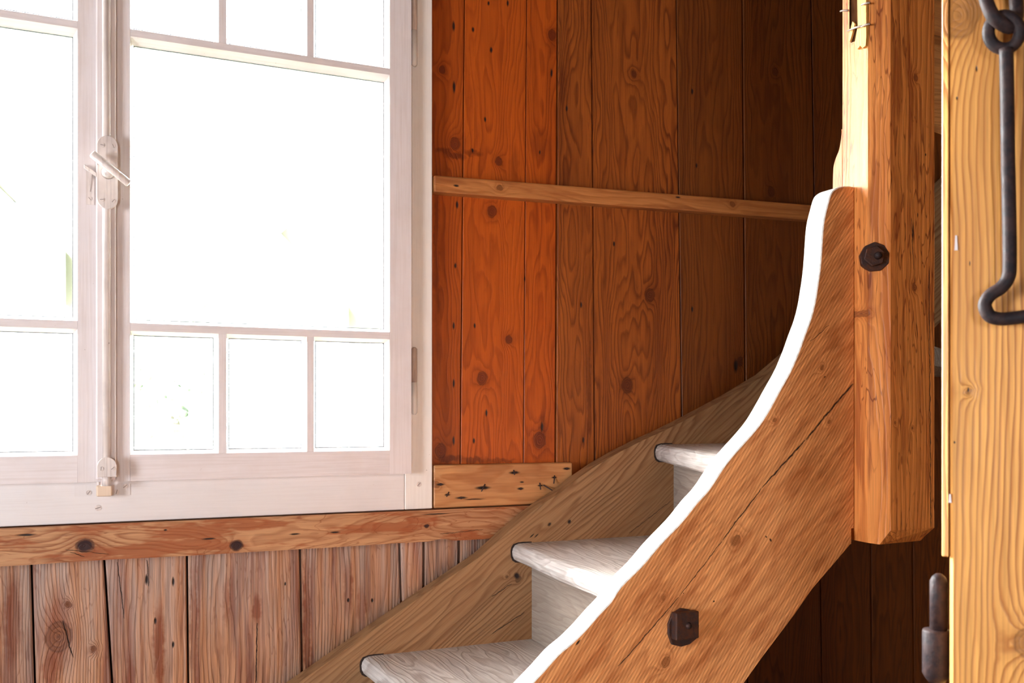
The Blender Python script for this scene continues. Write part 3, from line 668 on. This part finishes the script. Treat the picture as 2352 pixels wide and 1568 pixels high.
for ee in bm.edges:
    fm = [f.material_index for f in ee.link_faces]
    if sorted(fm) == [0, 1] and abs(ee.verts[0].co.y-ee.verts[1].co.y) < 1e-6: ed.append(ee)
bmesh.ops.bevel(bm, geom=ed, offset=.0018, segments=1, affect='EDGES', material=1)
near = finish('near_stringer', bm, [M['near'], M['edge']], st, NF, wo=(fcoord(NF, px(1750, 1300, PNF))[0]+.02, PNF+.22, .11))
near['label'] = 'broad curved near stringer with a white worn, window-lit top edge'
# treads & risers
RISE = .2237; z0 = px(830, 1508, PTF).z
TR = [(.608+(-.30)*4, .608-.27*4, -4), (.608-.30*3, .608-.27*3, -3), (.608-.6, .608-.54, -2), (.608-.30, .608-.27, -1), (.608, .61, 0), (.9655, .884, 1), (1.355, 1.069, 2), (1.95, 1.21, 3)]
pa, pb = PNR+.0005, PTF-.0005
for i, (sw, sn, k) in enumerate(TR):
    zt_ = z0+RISE*k
    if zt_ < .03: continue
    A = Vector((sw, pb, 0)); B = Vector((sn, pa, 0))
    if i+1 < len(TR): C = Vector((TR[i+1][1]+.045, pa, 0)); D = Vector((TR[i+1][0]+.055, pb, 0))
    else: C = Vector((SPL+.16, pa+.004, 0)); D = Vector((2.5, pb, 0))
    # tread with a rounded nose: profile swept along the nosing
    nseg = 12; bm = bmesh.new(); TT = .042
    prof = [(.030, 0), (.016, -.0006), (.007, -.004), (.002, -.011), (0, -.019), (.001, -.028), (.005, -.036), (.013, -.041), (.03, -TT)]
    rows = []
    for j in range(nseg+1):
        t = j/nseg; P0 = A.lerp(B, t); P1 = D.lerp(C, t); dr = (P1-P0).normalized()
        dip = .0015*noise.noise(Vector((t*4, k, 0)))-.002*math.sin(math.pi*t)
        row = [bm.verts.new(P1+Z*zt_)]
        for m_ in range(1, 4): row.append(bm.verts.new(P1.lerp(P0+dr*.03, m_/4)+Z*(zt_+dip*m_/4)))
        row += [bm.verts.new(P0+dr*a_+Z*(zt_+b_+dip)) for a_, b_ in prof]
        row.append(bm.verts.new(P1+Z*(zt_-TT))); rows.append(row)
    L_ = len(rows[0])
    for j in range(nseg):
        for q_ in range(L_): bm.faces.new((rows[j][q_], rows[j][(q_+1) % L_], rows[j+1][(q_+1) % L_], rows[j+1][q_]))
    bm.faces.new(rows[0]); bm.faces.new(rows[-1][::-1])
    d_ = (B-A).normalized(); tf = (Z.cross(d_), Z, d_)
    o = finish('tread', bm, M['tread'], st, tf, smooth=False, wo=((A.lerp(D, .5)).dot(tf[0]), zt_-.05-.01*i, .137*i % 1))
    mo = [Vector((sw+a_*1.0-.004 if b_ < -.003 else sw+a_, PTF-.0008, zt_+b_-(.003 if b_ < -.02 else -.003))) for a_, b_ in prof]
    mo = [Vector((sw+.05, PTF-.0008, zt_+.0025))]+mo+[Vector((sw+.05, PTF-.0008, zt_-TT-.003))]
    finish('mortise_gap', prism_bm(mo, Y*.0006), M['dark'], st)
    # riser below this nosing
    n_ = Vector(((A-B).y, -(A-B).x, 0)).normalized()
    if n_.x < 0: n_ = -n_
    ov = n_*.05
    zb2 = max(zt_-RISE+.0005, 0)
    a_, b_ = A+ov, B+ov
    b_.x += (pa-b_.y)*(a_.x-b_.x)/(a_.y-b_.y); b_.y = pa; a_.x += (pb-a_.y)*(a_.x-b_.x)/(a_.y-b_.y); a_.y = pb
    if k == 3: b_ = a_.lerp(b_, .97)
    quad = [Vector((a_.x, a_.y, zb2)), Vector((b_.x, b_.y, zb2)), Vector((b_.x, b_.y, zt_-TT-.0005)), Vector((a_.x, a_.y, zt_-TT-.0005))]
    bm = prism_bm(quad, X*.02); finish('riser', bm, M['riser'], st, (Z, n_, d_), wo=(zb2+.1, a_.dot(n_)+.08, .31*i % 1))
# bolt through the stringer (square nut on a ragged washer)
def ragged(c, n_, r, h, seg, jit, name, mat, parent, seed):
    rnd = random.Random(seed); u = X; v = Z; bm = bmesh.new()
    pts = [c+(u*math.cos(t)+v*math.sin(t))*r*(1+rnd.uniform(-jit, jit)) for t in (2*math.pi*k/seg for k in range(seg))]
    bm = prism_bm(pts, n_*h); bevel(bm, .0008); return finish(name, bm, mat, parent)
nY = Vector((0, -1, 0))
def pm(p, x): return (p/ray(x, 900).y)/F
c = px(1566, 1440, PNF); m = pm(PNF, 1566)
bt = thing('bolt', c, parent=st)
ragged(c, nY, 45*m, .005, 11, .07, 'washer', M['iron'], bt, 3)
cn = px(1580, 1437, PNF-.019); hh = 31*m
bm = box_bm(cn.x-hh, cn.x+hh, PNF-.019, PNF-.004, cn.z-hh, cn.z+hh); bevel(bm, .0018, 2)
finish('square_nut', bm, M['iron'], bt)
finish('bolt_end', disc_bm(Vector((cn.x+.001, PNF-.0185, cn.z)), nY, .0062, .0045, 12, rad2=.004), M['iron'], bt, smooth=True)

# ------------------------------------------------------------------ newel post
f0, f1 = 1.3105, 1.4137; cc_ = .026; pr = 1.3658
zb0 = px(2048, 1219, PP).z; zbm = px(1999, 1252, PP+.012).z
npst = thing('newel_post', ((f0+f1)/2, PP, zbm), 'thick newel post with chamfered corners and split top, bolted to the curved stringer', 'post')
sec = [(f0, PP), (f1, PP), (f1+.014, PP+.014), (f1+.020, PP+.05), (f1+.020, pr-.02), (f1, pr), (f0-.01, pr), (SPL, pr-.001), (SPL, PP+cc_)]
ztop = px(1990, 95, PP).z
bm = bmesh.new(); lev = []; nz = 40
for k in range(nz+1):
    z = zb0+.001+(CEIL-.001-zb0)*k/nz; row = []
    for q_, (s_, p_) in enumerate(sec):
        j = .0010*noise.noise(Vector((s_*30, p_*30, z*9)))
        row.append(bm.verts.new((s_+j, p_+j, z)))
    lev.append(row)
for k in range(nz):
    for q_ in range(len(sec)): bm.faces.new((lev[k][q_], lev[k][(q_+1) % 9], lev[k+1][(q_+1) % 9], lev[k+1][q_]))
bm.faces.new(lev[-1])
# bevelled lower end
dz = zb0-zbm
low_r = [bm.verts.new(v) for v in ((f0+.000, PP+dz*.9, zbm), (f1-.012, PP+dz*.9, zbm), (f1-.006, PP+dz, zbm), (f1-.004, PP+.06, zbm), (f1-.004, pr-.02, zbm), (f1-.01, pr-.01, zbm), (f0, pr-.01, zbm), (SPL+.004, pr-.008, zbm+.003), (SPL+.001, PP+cc_, zbm+.002))]
low_r[0].co = Vector((f0-.012, PP+.013, zbm))
for q_ in range(9): bm.faces.new((low_r[q_], low_r[(q_+1) % 9], lev[0][(q_+1) % 9], lev[0][q_]))
bm.faces.new(low_r)
finish('timber', bm, M['post'], npst, wo=(f0-.02, PP+.05, .83))
# hex washer and nut with pin on the chamfer
cf = Vector((-1, -1, 0)).normalized()
cpt = Vector(((SPL+f0)/2, PP+cc_/2, 0))
cb = pn(2008, 590, cpt, cf)
bt = thing('bolt', cb, parent=npst)
cf2 = Vector((-.55, -.835, 0)).normalized(); u = Z.cross(cf2).normalized()
def npoly(c, n_, r, seg, h, rot=0.0, jit=0, seed=1):
    rnd = random.Random(seed); uu = Z.cross(n_).normalized()
    return prism_bm([c+(uu*math.cos(t+rot)+Z*math.sin(t+rot))*r*(1+rnd.uniform(-jit, jit)) for t in (2*math.pi*k/seg for k in range(seg))], n_*h)
bm = npoly(cb-cf2*.010, cf2, .0255, 9, .016, .2, .05, 4); bevel(bm, .001); finish('washer', bm, M['iron'], bt)
bm = npoly(cb+cf2*.0062+u*-.002, cf2, .0185, 6, .009, .3); bevel(bm, .0015); finish('hexagon_nut', bm, M['iron'], bt)
finish('bolt_end', disc_bm(cb+cf2*.015+u*.003, cf2, .0068, .010, 14, rad2=.0045), M['iron2'], bt, smooth=True)
# split strips, shade sheet and nails at the top of the left face
PL = SPL
def ps(x, y, s_=SPL):                        # onto the plane s = const (the post's left face)
    d = ray(x, y); t = s_/d.x; return Vector((s_, d.y*t, H+d.z*t))
def strip(name, pts, th, mat, s_=SPL, lab=None):
    P_ = [ps(x, y, s_) for x, y in pts]
    for v in P_: v.y = min(max(v.y, PP+cc_-.002), pr-.022)
    bm = prism_bm(P_, Vector((-th, 0, 0))); return finish(name, bm, mat, npst, wo=(0, 1.2, random.random()))
strip('split_shade', [(1944, -60), (1980, -60), (1980, 40), (1978, 90), (1942, 104), (1943, 40)], .0012, M['hollow'])  # thin flat sheet, the shade inside the split put into its colour
strip('splinter', [(1934, -60), (1943, -60), (1946, 30), (1949, 70), (1941, 95), (1935, 70)], .004, M['splint'])
strip('splinter', [(1974, -60), (2003, -60), (2001, 40), (1999, 85), (1994, 106), (1987, 112), (1982, 106), (1975, 114), (1969, 100), (1976, 60)], .006, M['splint'])
strip('splinter', [(1951, 98), (1956, 76), (1963, 50), (1968, 56), (1962, 80), (1957, 96)], .005, M['splint'])
for (x0, y0, x1_, y1_) in ((1947, 71, 1986, 58), (1978, 62, 2008, 50), (1978, 12, 1998, 6), (1930, 26, 1948, 24)):
    a, b = ps(x0, y0, SPL-.009), ps(x1_, y1_, SPL-.007)
    b.y = max(b.y, PP+cc_-.012)
    finish('wire_nail', tube_bm([a, a.lerp(b, .5)+Vector((-.002, 0, .0005)), b], [.0014, .0018, .0018], 7), M['wire'], npst, smooth=True)
# curved bracket behind the post, flush with its left face
zz = [ps(x, y) for x, y in ((1934, 296), (1930, 325), (1926, 345), (1920, 360), (1915, 376), (1913, 392), (1912, 440), (1912, 600))]
ctr = smooth_path(zz, 4); pk0 = pr+.0015
poly = [Vector((SPL+.001, pk0, zz[0].z))]+[Vector((SPL+.001, max(v.y, pk0+.001), v.z)) for v in ctr]+[Vector((SPL+.001, pk0, zz[-1].z))]
bm = prism_bm(poly, Vector((.07, 0, 0)))
o = finish('curved_bracket', bm, M['post'], fr=VERT); tag(o, 'bulging curved bracket of light wood behind the newel post just above the stringer top', 'bracket')

# ------------------------------------------------------------------ timbers right of the post
PH = 1.62
q = [px(2120, 20, PH), px(2260, -30, PH), px(2260, 330, PH), px(2170, 295, PH), px(2144, 287, PH), px(2120, 285, PH)]
bm = prism_bm(q, Vector((0, .03, 0))); bevel(bm, .002)
o = finish('landing_board', bm, M['beamd'], fr=HORI, wo=(q[0].z-.1, PH+.04, .2)); tag(o, 'board with horizontal grain in the gap right of the newel post, near the top', 'board')
b = px(2166, 22, 1.45); c0 = px(2040, -14, 1.45)
bm = prism_bm([Vector((1.5, 1.40, c0.z)), Vector((SR-.01, 1.40, c0.z-.03)), Vector((SR-.01, 1.40, CEIL-.001)), Vector((1.5, 1.40, CEIL-.001))], Vector((0, .16, 0))); bevel(bm, .003)
o = finish('ceiling_beam', bm, M['beamd'], fr=HORI); tag(o, 'dark horizontal beam at the very top behind the newel post', 'beam')

# ------------------------------------------------------------------ foreground door post with hook and pintle
def dp(r_, b_, z_): return C0+R_*r_+B_*b_+Z*z_
dpost = thing('door_post', (C0.x, C0.y, 0), 'thick golden-brown timber door post close by at the right edge, with coarse upright grain', 'door post')
DF = (R_, B_, Z)
bm = bmesh.new(); rows = []
for k in range(31):
    z = CEIL*k/30; w = .0008*noise.noise(Vector((0, 3, z*6)))
    rows.append([bm.verts.new(dp(a_+(w if a_ < .05 else 0), b_, z)) for a_, b_ in ((.003, 0), (.26, 0), (.26, .075), (0, .075), (0, .003))])
for k in range(30):
    for j in range(5): bm.faces.new((rows[k][j], rows[k][(j+1) % 5], rows[k+1][(j+1) % 5], rows[k+1][j]))
bm.faces.new(rows[0][::-1]); bm.faces.new(rows[-1])
k0 = C0.dot(R_)
finish('timber', bm, M['door'], dpost, DF, wo=(k0+.13, C0.dot(B_)+.05, .3))
zst = pn(2170, 1278, C0, B_).z
P_ = [dp(-.0068, .0015, 0), dp(-.0008, -.0005, 0), dp(-.0002, .03, 0), dp(-.0068, .03, 0)]
for v in P_: v.z = zst
bm = prism_bm(P_, Z*(CEIL-.002-zst)); bevel(bm, .0008); finish('edge_strip', bm, M['door'], dpost, DF)
# white staples / chips on the face
for (x, y, w_, h_) in ((2196, 558, 3.5, 17), (2182, 1144, 3.5, 10)):
    c = pn(x, y, C0, B_); s_ = .95/F
    c2 = c-B_*.0008
    bm = prism_bm([c2-R_*w_*s_-Z*h_*s_, c2+R_*w_*s_-Z*h_*s_, c2+R_*w_*s_*.5+Z*h_*s_, c2-R_*w_*s_*.5+Z*h_*s_], B_*-.0008); finish('paint_chip', bm, M['paint'], dpost)
# pintle
pc0 = C0+R_*-.0105+B_*.03; pc0.z = 0
dd_ = Vector((pc0.x, pc0.y, 0)); tt = dd_.dot(Vector((ST, CT, 0)))
def zt2(y): return H+(HY-y)/F*tt
def sp2(x): u = (x-CX)/F; return u
# place the pin axis on the ray through x = 2156
u_ = (2156-CX)/F; ax = (Vector((ST, CT, 0))+Vector((CT, -ST, 0))*u_)*.985; tt = .985
pi_ = thing('pintle', (ax.x, ax.y, zt2(1552)), parent=dpost)
rb = 31*tt/F; rp = 19.5*tt/F
axb = (Vector((ST, CT, 0))+Vector((CT, -ST, 0))*((2151-CX)/F))*.985
def lathe(name, c, prof, mat, parent, seg=28):
    bm = bmesh.new(); rows = []
    for (r_, z_) in prof: rows.append([bm.verts.new((c.x+r_*math.cos(2*math.pi*k/seg), c.y+r_*math.sin(2*math.pi*k/seg), z_)) for k in range(seg)])
    for i in range(len(rows)-1):
        for k in range(seg): bm.faces.new((rows[i][k], rows[i][(k+1) % seg], rows[i+1][(k+1) % seg], rows[i+1][k]))
    bm.faces.new(rows[0][::-1]); bm.faces.new(rows[-1]); return finish(name, bm, mat, parent, smooth=True)
lathe('barrel', axb, [(rb*.55, zt2(1566)), (rb*.8, zt2(1556)), (rb, zt2(1545)), (rb, zt2(1450)), (rb*.93, zt2(1445))], M['iron2'], pi_)
lathe('pin', ax, [(rp, zt2(1447)), (rp, zt2(1334)), (rp*.75, zt2(1324)), (rp*.35, zt2(1317))], M['iron2'], pi_)
bm = prism_bm([axb+Z*zt2(1540)+R_*.004, axb+Z*zt2(1540)+R_*.05, axb+Z*zt2(1460)+R_*.05, axb+Z*zt2(1460)+R_*.004], B_*.006)
finish('leaf', bm, M['iron2'], pi_)
# hook
hk = thing('iron_hook', (0, 0, 0), 'dark wrought-iron door hook with its staple, hanging on the golden door post', 'hook')
cpl = C0-B_*.022
def hp_(x, y, o=0.0): return pn(x, y, cpl-B_*o, B_)
h0 = hp_(2313, 740); hk.location = h0; WL[hk.name] = h0.copy()
tsc = .93/F
rod = [hp_(2311, 112), hp_(2313, 200), hp_(2315, 350), hp_(2318, 500), hp_(2319, 600), hp_(2316, 636), hp_(2300, 660), hp_(2274, 678), hp_(2262, 700), hp_(2272, 724), hp_(2296, 732), hp_(2330, 730), hp_(2372, 724), hp_(2410, 720)]
bm = tube_bm(smooth_path(rod, 6), [15*tsc]*(13*6+1), 14); finish('rod', bm, M['iron2'], hk, smooth=True)
eye = [hp_(2306+36*math.cos(t), 74-38*math.sin(t), .004*math.sin(t*1.0)) for t in (2*math.pi*k/28 for k in range(28))]
finish('eye', tube_bm(eye, 13.5*tsc, 12, closed=True), M['iron2'], hk, smooth=True)
stp = [hp_(2262, -60, -.018), hp_(2262, -30, .0), hp_(2265, 0, .008), hp_(2280, 36, .010), hp_(2302, 55, .006), hp_(2322, 62, .0), hp_(2334, 40, -.008), hp_(2334, 0, -.012), hp_(2330, -50, -.024)]
hs = finish('staple', tube_bm(smooth_path(stp, 6), 15*tsc, 12), M['iron2'], smooth=True, parent=hk)

# ------------------------------------------------------------------ outside
GZ = -3.0
strct(finish('ground', box_bm(-70, 70, 3.0, 120, GZ-.3, GZ), M['grass']))
def far(x, y, p): return px(x, y, p)
def house(name, xl, xr, ye, yr_, p, depth, lab, wins):
    A = far(xl, ye, p); Bq = far(xr, ye, p); rz = far((xl+xr)/2, yr_, p).z; mid = (A.x+Bq.x)/2
    h_ = thing(name, (mid, p, GZ), lab, 'house')
    bm = prism_bm([Vector((A.x, p, GZ)), Vector((Bq.x, p, GZ)), Vector((Bq.x, p, A.z)), Vector((mid, p, rz)), Vector((A.x, p, A.z))], Vector((0, depth, 0)))
    finish('wall', bm, M['render'], h_)
    ov = .9; sl_ = (rz-A.z)/(mid-A.x)
    for sg in (-1, 1):
        e_ = mid+sg*(mid-A.x+ov); ze = A.z-sl_*ov
        bm = prism_bm([Vector((mid, p-.8, rz+.02)), Vector((e_, p-.8, ze+.02)), Vector((e_, p-.8, ze+.3)), Vector((mid, p-.8, rz+.3))], Vector((0, depth+1.6, 0)))
        finish('roof', bm, M['roof'], h_)
    for (wx, wy, w_, hh_) in wins:
        c = far(wx, wy, p); m_ = (p/ray(wx, wy).y)/F
        finish('window', box_bm(c.x-w_*m_, c.x+w_*m_, p-.05, p+.05, c.z-hh_*m_, c.z+hh_*m_), M['shade'], h_)
house('house', 480, 800, 690, 535, 26, 10, 'pale gabled house seen overexposed through the large right pane', [(560, 720, 16, 22), (640, 720, 16, 22), (720, 720, 16, 22), (640, 640, 14, 18)])
house('house', -160, 150, 560, 430, 20, 9, 'pale house with many small windows seen through the left sash', [(105, 620, 18, 34), (105, 840, 18, 34), (30, 620, 18, 34), (30, 840, 18, 34), (40, 480, 24, 14)])
rnd = random.Random(5)
def tree(x, y, p, r, lab):
    c = far(x, y, p); t_ = thing('tree', (c.x, p, GZ), lab, 'tree')
    finish('trunk', tube_bm([(c.x, p, GZ), (c.x+.1, p, (GZ+c.z)/2), (c.x, p, c.z)], [.2, .16, .08], 8), M['bark'], t_)
    bm = bmesh.new()
    for k in range(900):
        d = Vector((rnd.gauss(0, 1), rnd.gauss(0, 1), rnd.gauss(0, 1))).normalized()*r*rnd.uniform(.3, 1)
        q0 = c+d; a_ = Vector((rnd.uniform(-1, 1), rnd.uniform(-1, 1), rnd.uniform(-1, 1))).normalized()*.10; b_ = a_.orthogonal().normalized()*.06
        f_ = [bm.verts.new(v) for v in (q0-a_, q0+b_, q0+a_, q0-b_)]; bm.faces.new(f_)
    finish('foliage', bm, M['leaf'], t_, kind='stuff')
tree(400, 900, 14, 1.1, 'small round tree seen through the lower left pane of the right sash')
